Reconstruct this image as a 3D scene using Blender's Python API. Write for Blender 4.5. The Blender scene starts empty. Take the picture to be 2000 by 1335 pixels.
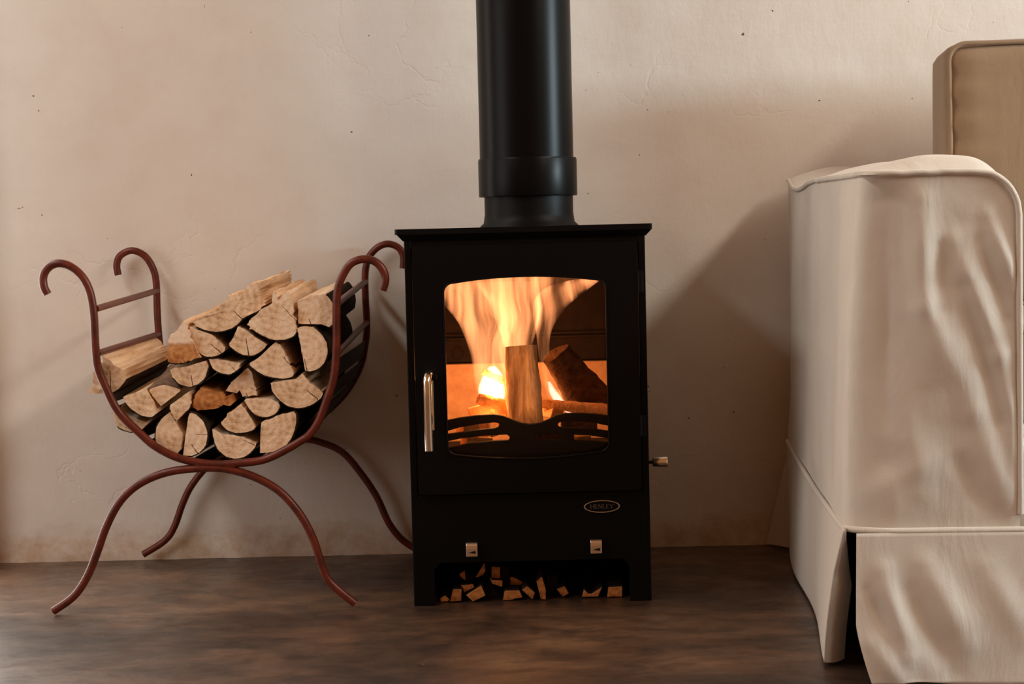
import bpy, bmesh, math, random
from mathutils import Vector, Matrix, noise as mnoise

random.seed(7)
scene = bpy.context.scene
COL = scene.collection

# ------------------------------------------------------------------ camera
F = 3333.0                     # focal length in pixels of the 2000 x 1335 frame
RHO = 0.0243                   # roll
TH = math.atan(222 / F)        # pitch down
DIST = 2.837                   # camera to the stove's front face
CAMZ = 0.6304
cr, sr, ct, st = math.cos(RHO), math.sin(RHO), math.cos(TH), math.sin(TH)
U0 = Vector((0, st, ct)); FW = Vector((0, ct, -st)); R0 = Vector((1, 0, 0))
CR = R0 * cr - U0 * sr
CU = R0 * sr + U0 * cr
cam_d = bpy.data.cameras.new('camera'); cam = bpy.data.objects.new('camera', cam_d)
COL.objects.link(cam); scene.camera = cam
cam_d.sensor_width = 36.0; cam_d.lens = 36.0 * F / 2000.0; cam_d.clip_start = 0.05
cam.matrix_world = Matrix(((CR.x, CU.x, -FW.x, 0), (CR.y, CU.y, -FW.y, -DIST),
                           (CR.z, CU.z, -FW.z, CAMZ), (0, 0, 0, 1)))

# ------------------------------------------------------------------ light
scene.view_settings.view_transform = 'Standard'
scene.view_settings.look = 'None'
scene.view_settings.gamma = 1.0
scene.view_settings.use_curve_mapping = False
scene.view_settings.exposure = 0.0

world = bpy.data.worlds.new('room_ambient'); scene.world = world
world.use_nodes = True
world.node_tree.nodes['Background'].inputs[0].default_value = (1.0, 0.39, 0.12, 1)
world.node_tree.nodes['Background'].inputs[1].default_value = 0.31


def area(name, loc, target, sx, sy, power, color):
    l = bpy.data.lights.new(name, 'AREA'); l.shape = 'RECTANGLE'
    l.size = sx; l.size_y = sy; l.energy = power; l.color = color
    o = bpy.data.objects.new(name, l); COL.objects.link(o)
    o.location = loc
    o.rotation_euler = (Vector(target) - Vector(loc)).to_track_quat('-Z', 'Y').to_euler()
    return o


area('window_light_left', (-1.60, -1.10, 2.15), (0.3, -1.10, 0.5), 2.2, 0.26, 25, (0.97, 0.97, 0.92))
area('doorway_light_left', (-2.30, -1.10, 0.95), (0.0, -0.4, 0.2), 1.1, 1.3, 12, (0.95, 0.98, 1.0))
area('window_light_right', (1.85, -1.30, 1.98), (0.3, -1.30, 0.5), 2.0, 0.26, 36, (1.0, 0.90, 0.79))
area('window_light_far_right', (4.7, -1.30, 1.32), (0.0, 0.2, 0.9), 1.0, 0.6, 172, (0.74, 0.93, 1.0))

# ------------------------------------------------------------------ helpers
WORLD_LOC = {}


def ray(px, py):
    return FW + CR * ((px - 1000) / F) + CU * (-(py - 667.5) / F)


def at(px, py, y):
    """point of the plane y = const seen at a photograph pixel"""
    d = ray(px, py); t = (y + DIST) / d.y
    return Vector((t * d.x, y, CAMZ + t * d.z))


def tag(o, label=None, cat=None, group=None, kind=None):
    if label: o['label'] = label
    if cat: o['category'] = cat
    if group: o['group'] = group
    if kind: o['kind'] = kind
    return o


def place(o, parent, origin):
    COL.objects.link(o)
    origin = Vector(origin)
    if parent is not None:
        o.parent = parent
        o.location = origin - WORLD_LOC[parent.name]
    else:
        o.location = origin
    WORLD_LOC[o.name] = origin
    return o


def thing(name, loc, label, cat, group=None):
    o = bpy.data.objects.new(name, None)
    o.empty_display_size = 0.05
    place(o, None, loc)
    return tag(o, label, cat, group)


def mesh(name, verts, faces, mats, parent=None, origin=None, smooth=False, fmat=None, local=False):
    """verts in world space (or parent space with local=True)"""
    if local:
        origin = Vector((0, 0, 0)) if parent is None else WORLD_LOC[parent.name]
        vs = [Vector(v) for v in verts]
    else:
        if origin is None:
            origin = WORLD_LOC[parent.name] if parent is not None else Vector((0, 0, 0))
        origin = Vector(origin)
        vs = [Vector(v) - origin for v in verts]
    me = bpy.data.meshes.new(name)
    me.from_pydata([tuple(v) for v in vs], [], faces)
    if not isinstance(mats, (list, tuple)): mats = [mats]
    for m in mats: me.materials.append(m)
    if fmat:
        for p, k in zip(me.polygons, fmat): p.material_index = k
    if smooth:
        for p in me.polygons: p.use_smooth = True
    me.validate(); me.update()
    o = bpy.data.objects.new(name, me)
    place(o, parent, origin)
    return o


def fix_normals(o):
    bm = bmesh.new(); bm.from_mesh(o.data)
    bmesh.ops.recalc_face_normals(bm, faces=bm.faces)
    bm.to_mesh(o.data); bm.free()
    return o


def bevel(o, w, seg=2, ang=35):
    m = o.modifiers.new('bevel', 'BEVEL'); m.width = w; m.segments = seg
    m.limit_method = 'ANGLE'; m.angle_limit = math.radians(ang)
    m.harden_normals = False
    return o


def box(name, x, y, z, mat, parent=None, bev=0.0, local=False):
    v = [(a, b, c) for a in x for b in y for c in z]
    f = [(0, 1, 3, 2), (4, 6, 7, 5), (0, 4, 5, 1), (2, 3, 7, 6), (0, 2, 6, 4), (1, 5, 7, 3)]
    o = mesh(name, v, f, mat, parent, local=local)
    if bev: bevel(o, bev)
    return o


def catmull(pts, sub=6):
    pts = [Vector(p) for p in pts]; out = []
    n = len(pts)
    for i in range(n - 1):
        p0 = pts[max(i - 1, 0)]; p1 = pts[i]; p2 = pts[i + 1]; p3 = pts[min(i + 2, n - 1)]
        for k in range(sub):
            t = k / sub
            out.append(0.5 * ((2 * p1) + (p2 - p0) * t + (2 * p0 - 5 * p1 + 4 * p2 - p3) * t * t
                              + (3 * p1 - p0 - 3 * p2 + p3) * t ** 3))
    out.append(pts[-1])
    return out


def tube_geo(path, r, n=12, cap=True):
    path = [Vector(p) for p in path]
    V = []; Fc = []
    t0 = (path[1] - path[0]).normalized()
    up = Vector((0, 1, 0)) if abs(t0.y) < 0.9 else Vector((0, 0, 1))
    nrm = (up - t0 * up.dot(t0)).normalized()
    for i, p in enumerate(path):
        a = path[max(i - 1, 0)]; b = path[min(i + 1, len(path) - 1)]
        t = (b - a).normalized()
        nrm = (nrm - t * nrm.dot(t)).normalized()
        bi = t.cross(nrm)
        rr = r[i] if isinstance(r, (list, tuple)) else r
        for k in range(n):
            th = 2 * math.pi * k / n
            V.append(p + nrm * (rr * math.cos(th)) + bi * (rr * math.sin(th)))
    for i in range(len(path) - 1):
        for k in range(n):
            a = i * n + k; b = i * n + (k + 1) % n
            Fc.append((a, b, b + n, a + n))
    if cap:
        Fc.append(tuple(reversed(range(n))))
        Fc.append(tuple(range((len(path) - 1) * n, len(path) * n)))
    return V, Fc


def tube(name, path, r, mat, parent=None, n=12, smooth=True, local=False):
    V, Fc = tube_geo(path, r, n)
    o = mesh(name, V, Fc, mat, parent, smooth=smooth, local=local)
    fix_normals(o)
    if smooth: o.data.set_sharp_from_angle(angle=math.radians(50))
    return o


def lathe(name, prof, cx, cy, mat, parent=None, n=48, axis='Z', base=(0, 0, 0)):
    """prof: list of (radius, along)"""
    V = []; Fc = []
    for r, h in prof:
        for k in range(n):
            th = 2 * math.pi * k / n
            if axis == 'Z': V.append((cx + r * math.cos(th), cy + r * math.sin(th), h))
            else: V.append((h, cx + r * math.cos(th), cy + r * math.sin(th)))
    for i in range(len(prof) - 1):
        for k in range(n):
            a = i * n + k; b = i * n + (k + 1) % n
            Fc.append((a, b, b + n, a + n))
    Fc.append(tuple(range(n))); Fc.append(tuple(range((len(prof) - 1) * n, len(prof) * n)))
    o = mesh(name, V, Fc, mat, parent, smooth=True)
    fix_normals(o); o.data.set_sharp_from_angle(angle=math.radians(40))
    return o


def plate(name, outline, holes, y0, y1, mat, parent, bev=0.0, seg=2):
    """flat plate in the XZ plane with holes, from y0 (front) to y1"""
    bm = bmesh.new()
    edges = []
    for loop in [outline] + holes:
        vs = [bm.verts.new((p[0], y0, p[1])) for p in loop]
        for i in range(len(vs)):
            edges.append(bm.edges.new((vs[i], vs[(i + 1) % len(vs)])))
    bmesh.ops.triangle_fill(bm, use_beauty=True, use_dissolve=False, edges=edges)
    bmesh.ops.dissolve_limit(bm, angle_limit=0.01, verts=bm.verts, edges=bm.edges) if False else None
    r = bmesh.ops.extrude_face_region(bm, geom=list(bm.faces))
    nv = [e for e in r['geom'] if isinstance(e, bmesh.types.BMVert)]
    bmesh.ops.translate(bm, verts=nv, vec=(0, y1 - y0, 0))
    bmesh.ops.recalc_face_normals(bm, faces=bm.faces)
    me = bpy.data.meshes.new(name)
    org = WORLD_LOC[parent.name] if parent is not None else Vector((0, 0, 0))
    bmesh.ops.translate(bm, verts=bm.verts, vec=-org)
    bm.to_mesh(me); bm.free()
    me.materials.append(mat)
    o = bpy.data.objects.new(name, me); place(o, parent, org)
    if bev: bevel(o, bev, seg, 50)
    return o


def rrect(x0, x1, z0, z1, r, n=6, top_bow=0.0, bot_bow=0.0):
    pts = []
    for cx, cz, a0 in ((x1 - r, z1 - r, 0), (x0 + r, z1 - r, 90), (x0 + r, z0 + r, 180), (x1 - r, z0 + r, 270)):
        for k in range(n + 1):
            a = math.radians(a0 + 90 * k / n)
            pts.append([cx + r * math.cos(a), cz + r * math.sin(a)])
        if a0 == 0 and top_bow:
            for k in range(1, 10):
                t = k / 10; pts.append([x1 - r + (x0 - x1 + 2 * r) * t, z1 + top_bow * 4 * t * (1 - t)])
        if a0 == 180 and bot_bow:
            for k in range(1, 10):
                t = k / 10; pts.append([x0 + r + (x1 - x0 - 2 * r) * t, z0 - bot_bow * 4 * t * (1 - t)])
    return pts


def fbm(p, s, o=3):
    return mnoise.fractal(Vector(p) * s, 1.0, 2.0, o)


# ------------------------------------------------------------------ materials
class NT:
    def __init__(self, name):
        self.m = bpy.data.materials.new(name); self.m.use_nodes = True
        self.t = self.m.node_tree; self.n = self.t.nodes
        self.b = self.n['Principled BSDF']; self.out = self.n['Material Output']

    def add(self, typ, **kw):
        nd = self.n.new(typ)
        for k, v in kw.items():
            if k.startswith('i_'):
                key = k[2:]
                key = int(key) if key.isdigit() else key
                nd.inputs[key].default_value = v
            else: setattr(nd, k, v)
        return nd

    def link(self, a, b): self.t.links.new(a, b)

    def coords(self, scale=(1, 1, 1), kind='Object', rot=(0, 0, 0)):
        tc = self.add('ShaderNodeTexCoord'); mp = self.add('ShaderNodeMapping')
        mp.inputs['Scale'].default_value = scale; mp.inputs['Rotation'].default_value = rot
        self.link(tc.outputs[kind], mp.inputs[0]); return mp.outputs[0]

    def noise(self, vec, scale, detail=4, rough=0.55, dist=0.0):
        nd = self.add('ShaderNodeTexNoise')
        nd.inputs['Scale'].default_value = scale; nd.inputs['Detail'].default_value = detail
        nd.inputs['Roughness'].default_value = rough; nd.inputs['Distortion'].default_value = dist
        self.link(vec, nd.inputs['Vector']); return nd.outputs[0]

    def ramp(self, fac, stops):
        r = self.add('ShaderNodeValToRGB'); e = r.color_ramp.elements
        while len(e) < len(stops): e.new(0.5)
        for el, (p, c) in zip(e, stops):
            el.position = p; el.color = (c[0], c[1], c[2], 1) if isinstance(c, (tuple, list)) else (c, c, c, 1)
        self.link(fac, r.inputs[0]); return r.outputs[0]

    def mix(self, fac, a, b, mode='MIX'):
        m = self.add('ShaderNodeMix', data_type='RGBA', blend_type=mode)
        for sock, v in ((m.inputs[0], fac), (m.inputs[6], a), (m.inputs[7], b)):
            if isinstance(v, (int, float)): sock.default_value = v
            elif isinstance(v, tuple): sock.default_value = (*v, 1) if len(v) == 3 else v
            else: self.link(v, sock)
        return m.outputs[2]

    def math(self, op, a, b=0.0, c=None):
        m = self.add('ShaderNodeMath', operation=op)
        for i, v in enumerate((a, b) if c is None else (a, b, c)):
            if isinstance(v, (int, float)): m.inputs[i].default_value = v
            else: self.link(v, m.inputs[i])
        return m.outputs[0]

    def bump(self, h, strength=0.3, dist=0.01, prev=None):
        b = self.add('ShaderNodeBump'); b.inputs['Strength'].default_value = strength
        b.inputs['Distance'].default_value = dist
        self.link(h, b.inputs['Height'])
        if prev is not None: self.link(prev, b.inputs['Normal'])
        return b.outputs[0]

    def set(self, base=None, rough=None, metal=None, spec=None, normal=None, coat=None):
        for key, v in (('Base Color', base), ('Roughness', rough), ('Metallic', metal),
                       ('Specular IOR Level', spec), ('Normal', normal), ('Coat Weight', coat)):
            if v is None: continue
            s = self.b.inputs[key]
            if isinstance(v, (int, float)): s.default_value = v
            elif isinstance(v, tuple): s.default_value = (*v, 1)
            else: self.link(v, s)
        return self.m


def m_plaster():
    t = NT('plaster_wall'); c = t.coords()
    n1 = t.noise(c, 1.6, 5, 0.6); n2 = t.noise(c, 14, 5, 0.65)
    col = t.mix(t.ramp(n1, [(0.3, 0), (0.7, 1)]), (0.69, 0.63, 0.56), (0.755, 0.70, 0.63))
    col = t.mix(t.math('MULTIPLY', t.ramp(n2, [(0.45, 0), (0.75, 1)]), 0.25), col, (0.62, 0.50, 0.40))
    # old yellow-brown dirt along the foot of the wall
    tc = t.add('ShaderNodeTexCoord'); sep = t.add('ShaderNodeSeparateXYZ'); t.link(tc.outputs['Object'], sep.inputs[0])
    nz = t.noise(t.coords((1, 1, 2.2)), 9, 5, 0.7)
    h = t.math('SUBTRACT', sep.outputs[2], t.math('MULTIPLY', nz, 0.07))
    d = t.ramp(h, [(0.0, 1), (0.035, 0)])
    pat = t.ramp(t.noise(c, 26, 4, 0.7), [(0.35, 0), (0.65, 1)])
    col = t.mix(t.math('MULTIPLY', d, t.math('MULTIPLY_ADD', pat, 0.45, 0.30)), col, (0.42, 0.25, 0.115))
    # small pits
    sp = t.ramp(t.noise(c, 70, 2, 0.5), [(0.775, 0), (0.79, 1)])
    col = t.mix(sp, col, (0.16, 0.10, 0.07))
    b1 = t.bump(t.noise(t.coords((1, 1, 0.55)), 40, 6, 0.65), 0.24, 0.005)
    b2 = t.bump(t.noise(t.coords((0.5, 1, 1.4), rot=(0, 0.35, 0)), 7, 4, 0.6, 0.5), 0.12, 0.014, b1)
    crk = t.add('ShaderNodeTexVoronoi', feature='DISTANCE_TO_EDGE'); crk.inputs['Scale'].default_value = 2.6
    wv = t.add('ShaderNodeVectorMath', operation='MULTIPLY_ADD')
    nzc = t.add('ShaderNodeTexNoise'); nzc.inputs['Scale'].default_value = 5; nzc.inputs['Detail'].default_value = 5
    t.link(c, nzc.inputs['Vector']); t.link(nzc.outputs[1], wv.inputs[0]); wv.inputs[1].default_value = (.5, .5, .5)
    t.link(c, wv.inputs[2]); t.link(wv.outputs[0], crk.inputs['Vector'])
    line = t.ramp(crk.outputs[0], [(0.0, 0), (0.012, 1)])
    gate = t.ramp(t.noise(c, 2.1, 2, 0.5), [(0.52, 0), (0.60, 1)])
    hgt = t.mix(gate, (1, 1, 1), line)
    b3 = t.bump(hgt, 0.22, 0.003, b2)
    return t.set(col, 0.88, normal=b3, spec=0.2)


def m_floor():
    t = NT('polished_brown_concrete'); c = t.coords((0.8, 1.3, 1))
    n1 = t.noise(c, 2.2, 7, 0.62, 0.4); n2 = t.noise(t.coords((1, 1.6, 1)), 9, 6, 0.7, 0.3)
    col = t.ramp(n1, [(0.34, (0.012, 0.005, 0.0025)), (0.46, (0.060, 0.026, 0.011)), (0.56, (0.135, 0.064, 0.028)), (0.72, (0.25, 0.13, 0.060))])
    col = t.mix(t.math('MULTIPLY', t.ramp(n2, [(0.38, 1), (0.56, 0)]), 0.65), col, (0.012, 0.0065, 0.004))
    sp = t.ramp(t.noise(t.coords(), 60, 2, 0.5), [(0.74, 0), (0.77, 1)])
    col = t.mix(t.math('MULTIPLY', sp, 0.6), col, (0.30, 0.20, 0.14))
    rg = t.ramp(n2, [(0.3, 0.34), (0.7, 0.5)])
    b1 = t.bump(t.noise(t.coords((0.8, 2.0, 1)), 22, 5, 0.65), 0.20, 0.005)
    wv = t.add('ShaderNodeTexVoronoi', feature='DISTANCE_TO_EDGE'); wv.inputs['Scale'].default_value = 1.7
    t.link(t.coords((1, 2, 1), rot=(0, 0, 0.5)), wv.inputs['Vector'])
    t.b.inputs['Coat Roughness'].default_value = 0.30; t.b.inputs['Coat IOR'].default_value = 1.9
    n3 = t.noise(t.coords((1, 1.4, 1)), 16, 6, 0.72, 0.6)
    cw = t.math('MULTIPLY', t.ramp(n3, [(0.36, 0.30), (0.60, 1.0)]), t.ramp(n1, [(0.30, 0.45), (0.62, 1.0)]))
    t.link(t.ramp(n3, [(0.35, 0.56), (0.65, 0.40)]), t.b.inputs['Coat Roughness'])
    return t.set(col, rg, spec=0.4, normal=b1, coat=cw)


def m_simple(name, col, rough=0.5, metal=0.0, spec=0.5, nscale=None, nstr=0.1, ndist=0.002, vary=None):
    t = NT(name); t.set(col, rough, metal, spec)
    if nscale:
        n = t.noise(t.coords(), nscale, 4, 0.6)
        t.set(normal=t.bump(n, nstr, ndist))
        if vary: t.set(base=t.mix(t.ramp(n, [(0.35, 0), (0.65, 1)]), col, vary))
    return t.m


def m_wood_end(name, light, mid, dark, ring=260.0, upper=None):
    """sawn firewood: growth rings around the object's own Y axis, grain on the split sides"""
    t = NT(name)
    tc = t.add('ShaderNodeTexCoord'); sep = t.add('ShaderNodeSeparateXYZ'); t.link(tc.outputs['Object'], sep.inputs[0])
    nz = t.noise(t.coords((1, 0.2, 1)), 22, 4, 0.6)
    r = t.math('SQRT', t.math('ADD', t.math('POWER', sep.outputs[0], 2.0), t.math('POWER', sep.outputs[2], 2.0)))
    r = t.math('ADD', r, t.math('MULTIPLY', nz, 0.012))
    w = t.math('SINE', t.math('MULTIPLY', r, ring * 2.2))
    big = t.noise(t.coords((1, 0.15, 1)), 30, 4, 0.65)
    grain = t.noise(t.coords((1, 0.05, 1)), 130, 5, 0.7)
    fib = t.noise(t.coords((1, 1, 1)), 330, 3, 0.7)
    f = t.math('ADD', t.math('MULTIPLY', t.math('MULTIPLY_ADD', w, 0.5, 0.5), 0.12), t.math('MULTIPLY', big, 0.85))
    f = t.math('ADD', f, t.math('MULTIPLY', t.math('SUBTRACT', grain, 0.5), 0.35))
    f = t.math('ADD', f, t.math('MULTIPLY', t.math('SUBTRACT', fib, 0.5), 0.35))
    oi = t.add('ShaderNodeObjectInfo')
    f = t.math('ADD', f, t.math('MULTIPLY', t.math('SUBTRACT', oi.outputs['Random'], 0.5), 0.16))
    col = t.ramp(f, [(0.34, light), (0.56, mid), (0.80, dark)])
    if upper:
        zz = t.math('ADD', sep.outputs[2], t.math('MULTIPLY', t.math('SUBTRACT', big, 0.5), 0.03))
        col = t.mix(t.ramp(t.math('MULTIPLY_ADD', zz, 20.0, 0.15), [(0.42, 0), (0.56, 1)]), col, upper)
    # one or two drying cracks from the pith, gap shade painted as colour
    ang = t.math('ARCTAN2', sep.outputs[0], t.math('MULTIPLY', sep.outputs[2], -1.0))
    for k, (a0, spread, wd) in enumerate(((0.0, 1.7, 0.0009), (0.9, 2.6, 0.0006))):
        rnd = t.math('FRACT', t.math('MULTIPLY', oi.outputs['Random'], 7.3 + 11.7 * k))
        da = t.math('ABSOLUTE', t.math('SUBTRACT', t.math('ADD', ang, t.math('MULTIPLY', t.math('SUBTRACT', nz, 0.5), 0.25)), t.math('MULTIPLY_ADD', t.math('SUBTRACT', rnd, 0.5), spread, a0)))
        thin = t.math('LESS_THAN', t.math('MULTIPLY', da, r), t.math('MULTIPLY', grain, wd * 1.9))
        far = t.math('GREATER_THAN', r, t.math('MULTIPLY_ADD', rnd, 0.02, 0.008))
        keep = t.math('GREATER_THAN', rnd, 0.35)
        col = t.mix(t.math('MULTIPLY', t.math('MULTIPLY', thin, far), keep), col, (0.10, 0.045, 0.02))
    b1 = t.bump(grain, 0.45, 0.004); b2 = t.bump(fib, 0.25, 0.0015, b1); b3 = t.bump(w, 0.10, 0.001, b2)
    return t.set(col, 0.82, normal=b3, spec=0.15)


def m_bark(name, a, b, sc=(1, 0.35, 1)):
    t = NT(name); c = t.coords(sc)
    n = t.noise(c, 60, 5, 0.7, 0.6)
    col = t.ramp(n, [(0.3, a), (0.7, b)])
    return t.set(col, 0.95, spec=0.1, normal=t.bump(n, 0.9, 0.006))


def m_fabric(name, col, col2, weave=900):
    t = NT(name); c = t.coords()
    n1 = t.noise(c, 5, 4, 0.6)
    base = t.mix(t.ramp(n1, [(0.3, 0), (0.7, 1)]), col, col2)
    nz = t.noise(c, weave, 2, 0.6)
    base = t.mix(t.math('MULTIPLY', nz, 0.22), base, (col[0] * .55, col[1] * .52, col[2] * .5))
    n2 = t.noise(t.coords((1, 1, 0.35)), 14, 4, 0.55, 0.5)
    b1 = t.bump(nz, 0.25, 0.0012); b2 = t.bump(n2, 0.35, 0.012, b1)
    t.set(base, 0.95, spec=0.1, normal=b2)
    t.b.inputs['Sheen Weight'].default_value = 0.25; t.b.inputs['Sheen Roughness'].default_value = 0.5
    return t.m


def m_glass():
    t = NT('stove_glass')
    fr = t.add('ShaderNodeFresnel'); fr.inputs[0].default_value = 1.22
    tr = t.add('ShaderNodeBsdfTransparent'); tr.inputs[0].default_value = (0.97, 0.96, 0.94, 1)
    gl = t.add('ShaderNodeBsdfGlossy'); gl.inputs['Roughness'].default_value = 0.03
    mx = t.add('ShaderNodeMixShader')
    t.link(fr.outputs[0], mx.inputs[0]); t.link(tr.outputs[0], mx.inputs[1]); t.link(gl.outputs[0], mx.inputs[2])
    t.link(mx.outputs[0], t.out.inputs['Surface']); return t.m


def m_flame(name, col, strength, sx=34, sz=5.0, lo=0.36, hi=0.66, floor_=0.08):
    t = NT(name); t.n.remove(t.b)
    em = t.add('ShaderNodeEmission'); em.inputs[0].default_value = (*col, 1)
    tc = t.add('ShaderNodeTexCoord')
    wn = t.add('ShaderNodeTexNoise'); wn.inputs['Scale'].default_value = 9; wn.inputs['Detail'].default_value = 1
    t.link(tc.outputs['Object'], wn.inputs['Vector'])
    ma = t.add('ShaderNodeVectorMath', operation='MULTIPLY_ADD'); t.link(wn.outputs[1], ma.inputs[0])
    ma.inputs[1].default_value = (0.05, 0.05, 0.02); t.link(tc.outputs['Object'], ma.inputs[2])
    mp = t.add('ShaderNodeMapping'); mp.inputs['Scale'].default_value = (sx, sx * .6, sz)
    t.link(ma.outputs[0], mp.inputs[0])
    nn = t.noise(mp.outputs[0], 1.0, 3, 0.55, 0.4)
    f = t.ramp(nn, [(lo, floor_), (hi, 1.0)])
    t.link(t.math('MULTIPLY', f, strength), em.inputs[1])
    t.link(em.outputs[0], t.out.inputs['Volume'])
    return t.m


M_PLASTER = m_plaster(); M_FLOOR = m_floor()
M_BLACK = m_simple('matt_black_steel', (0.0020, 0.0020, 0.0022), 0.45, 0.0, 0.13, 300, 0.05, 0.001)
M_PIPE = m_simple('satin_black_flue', (0.0018, 0.0018, 0.002), 0.34, 0.0, 0.12, 260, 0.05, 0.001)
M_CAST = m_simple('black_cast_iron', (0.010, 0.008, 0.007), 0.75, 0.0, 0.2, 90, 0.3, 0.002)
M_IRONBACK = m_simple('sooty_fireback_iron', (0.018, 0.010, 0.007), 0.8, 0.0, 0.15, 30, 0.4, 0.004, (0.007, 0.004, 0.003))
M_CHROME = m_simple('brushed_chrome', (0.80, 0.76, 0.70), 0.18, 1.0)
M_NICKEL = m_simple('brushed_nickel', (0.78, 0.68, 0.57), 0.35, 1.0, 0.5, 200, 0.05, 0.001)
M_RIM = m_simple('badge_silver', (0.62, 0.56, 0.50), 0.3, 1.0)
M_LETTER = m_simple('badge_grey_letters', (0.16, 0.13, 0.12), 0.4, 0.6)
M_FIREBRICK = m_simple('fire_brick', (0.62, 0.42, 0.26), 0.92, 0.0, 0.1, 40, 0.25, 0.003, (0.50, 0.31, 0.18))
M_ROD = m_simple('red_oxide_iron', (0.140, 0.022, 0.009), 0.36, 0.0, 0.35, 45, 0.15, 0.001, (0.075, 0.013, 0.006))
M_SLAT = m_simple('blackened_iron', (0.018, 0.013, 0.011), 0.6, 0.3, 0.3, 60, 0.1, 0.001)
M_WOOD = m_wood_end('pale_split_wood', (0.92, 0.72, 0.52), (0.80, 0.55, 0.34), (0.50, 0.28, 0.14))
M_WOODH = m_wood_end('half_orange_wood', (0.66, 0.33, 0.13), (0.50, 0.20, 0.06), (0.24, 0.08, 0.025), 260, (0.90, 0.69, 0.50))
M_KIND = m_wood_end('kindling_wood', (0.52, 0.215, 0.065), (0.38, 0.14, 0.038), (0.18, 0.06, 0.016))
M_WOODO = m_wood_end('orange_heartwood', (0.66, 0.30, 0.10), (0.45, 0.165, 0.045), (0.22, 0.07, 0.02))
M_BARK = m_bark('dark_bark', (0.012, 0.008, 0.006), (0.055, 0.034, 0.022))
M_BARKB = m_bark('grey_brown_bark', (0.09, 0.055, 0.035), (0.27, 0.17, 0.11))
M_FLOG = m_bark('fire_log_bark', (0.22, 0.11, 0.045), (0.85, 0.60, 0.36), (1, 1, 0.14))
M_CHAR = m_bark('charred_log', (0.02, 0.012, 0.008), (0.13, 0.06, 0.03))
M_STICK = m_bark('burning_stick', (0.40, 0.17, 0.06), (0.68, 0.36, 0.16))
M_EMBERBLOCK = m_bark('hot_wood_block', (0.55, 0.28, 0.12), (0.80, 0.52, 0.28))
M_COVER = m_fabric('beige_slipcover_cotton', (0.67, 0.615, 0.535), (0.62, 0.565, 0.485))
M_CUSH = m_fabric('tan_cushion_cotton', (0.30, 0.205, 0.125), (0.26, 0.175, 0.105))
M_UNDER = m_simple('dark_lining', (0.02, 0.016, 0.013), 0.95)
M_GLASS = m_glass()
M_DOOR = m_simple('white_door_paint', (0.75, 0.72, 0.68), 0.4)
M_DAYPANE = m_simple('daylit_pane', (0.3, 0.3, 0.3), 0.1)
M_DAYPANE.node_tree.nodes['Principled BSDF'].inputs['Emission Color'].default_value = (1.0, 0.93, 0.84, 1)
M_DAYPANE.node_tree.nodes['Principled BSDF'].inputs['Emission Strength'].default_value = 6.0

# ------------------------------------------------------------------ the room
WALL_Y = 0.48


def build_wall():
    nx, nz = 260, 110
    x0, x1, z0, z1 = -3.4, 3.4, 0.0, 2.7
    V = []; Fc = []
    for j in range(nz + 1):
        for i in range(nx + 1):
            x = x0 + (x1 - x0) * i / nx; z = z0 + (z1 - z0) * (j / nz) ** 1.25
            d = 0.006 * fbm((x, 0, z), 1.7, 4) + 0.0022 * fbm((x, 3, z), 9, 3)
            if z < 0.05: d -= (0.05 - z) * (0.12 + 0.22 * abs(fbm((x, 7, z), 14, 3)))
            V.append((x, WALL_Y + d, z - (0.01 if j == 0 else 0)))
    for j in range(nz):
        for i in range(nx):
            a = j * (nx + 1) + i
            Fc.append((a, a + 1, a + nx + 2, a + nx + 1))
    k = len(V)
    V += [(x0, WALL_Y + .2, -.01), (x1, WALL_Y + .2, -.01), (x1, WALL_Y + .2, z1), (x0, WALL_Y + .2, z1)]
    row = lambda j: [j * (nx + 1) + i for i in range(nx + 1)]
    Fc.append((k, k + 3, k + 2, k + 1))
    Fc.append(tuple(reversed(row(0))) + (k, k + 1))
    Fc.append(tuple(row(nz)) + (k + 2, k + 3))
    Fc.append(tuple(j * (nx + 1) for j in range(nz + 1)) + (k + 3, k))
    Fc.append(tuple(reversed([j * (nx + 1) + nx for j in range(nz + 1)])) + (k + 1, k + 2))
    o = mesh('wall_back', V, Fc, M_PLASTER, smooth=True)
    fix_normals(o); o.data.set_sharp_from_angle(angle=math.radians(60))
    tag(o, 'rough cream plaster wall with a dirty crumbling foot', kind='structure')


build_wall()
fl = box('floor', (-3.4, 3.4), (-4.2, WALL_Y + 0.19), (-0.08, 0.0), M_FLOOR)
tag(fl, 'polished dark brown concrete floor', kind='structure')


def build_glazed_door():
    # daylight glazed door in the back wall, beyond the rack and outside the frame
    y1 = WALL_Y - .004
    fr = tag(box('door_1', (-2.40, -2.33), (y1 - .05, y1), (0.0, 2.06), M_DOOR, None, .004), 'white glazed door in the plaster wall', kind='structure')
    WORLD_LOC[fr.name] = Vector((0, 0, 0))
    box('door_post', (-1.085, -1.03), (y1 - .05, y1), (0.0, 2.06), M_DOOR, fr, .004)
    box('door_head', (-2.33, -1.085), (y1 - .05, y1), (1.99, 2.06), M_DOOR, fr, .004)
    box('door_sill', (-2.33, -1.085), (y1 - .05, y1), (0.0, .045), M_DOOR, fr, .004)
    box('glazing_bar', (-1.72, -1.69), (y1 - .045, y1), (.045, 1.99), M_DOOR, fr, .003)
    for z in (.70, 1.33): box('glazing_bar', (-2.33, -1.085), (y1 - .042, y1), (z, z + .03), M_DOOR, fr, .003)
    for x in ((-2.33, -1.72), (-1.69, -1.085)):
        for z in ((.045, .70), (.73, 1.33), (1.36, 1.99)):
            box('pane', x, (y1 - .020, y1 - .014), z, M_DAYPANE, fr)


build_glazed_door()

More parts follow.
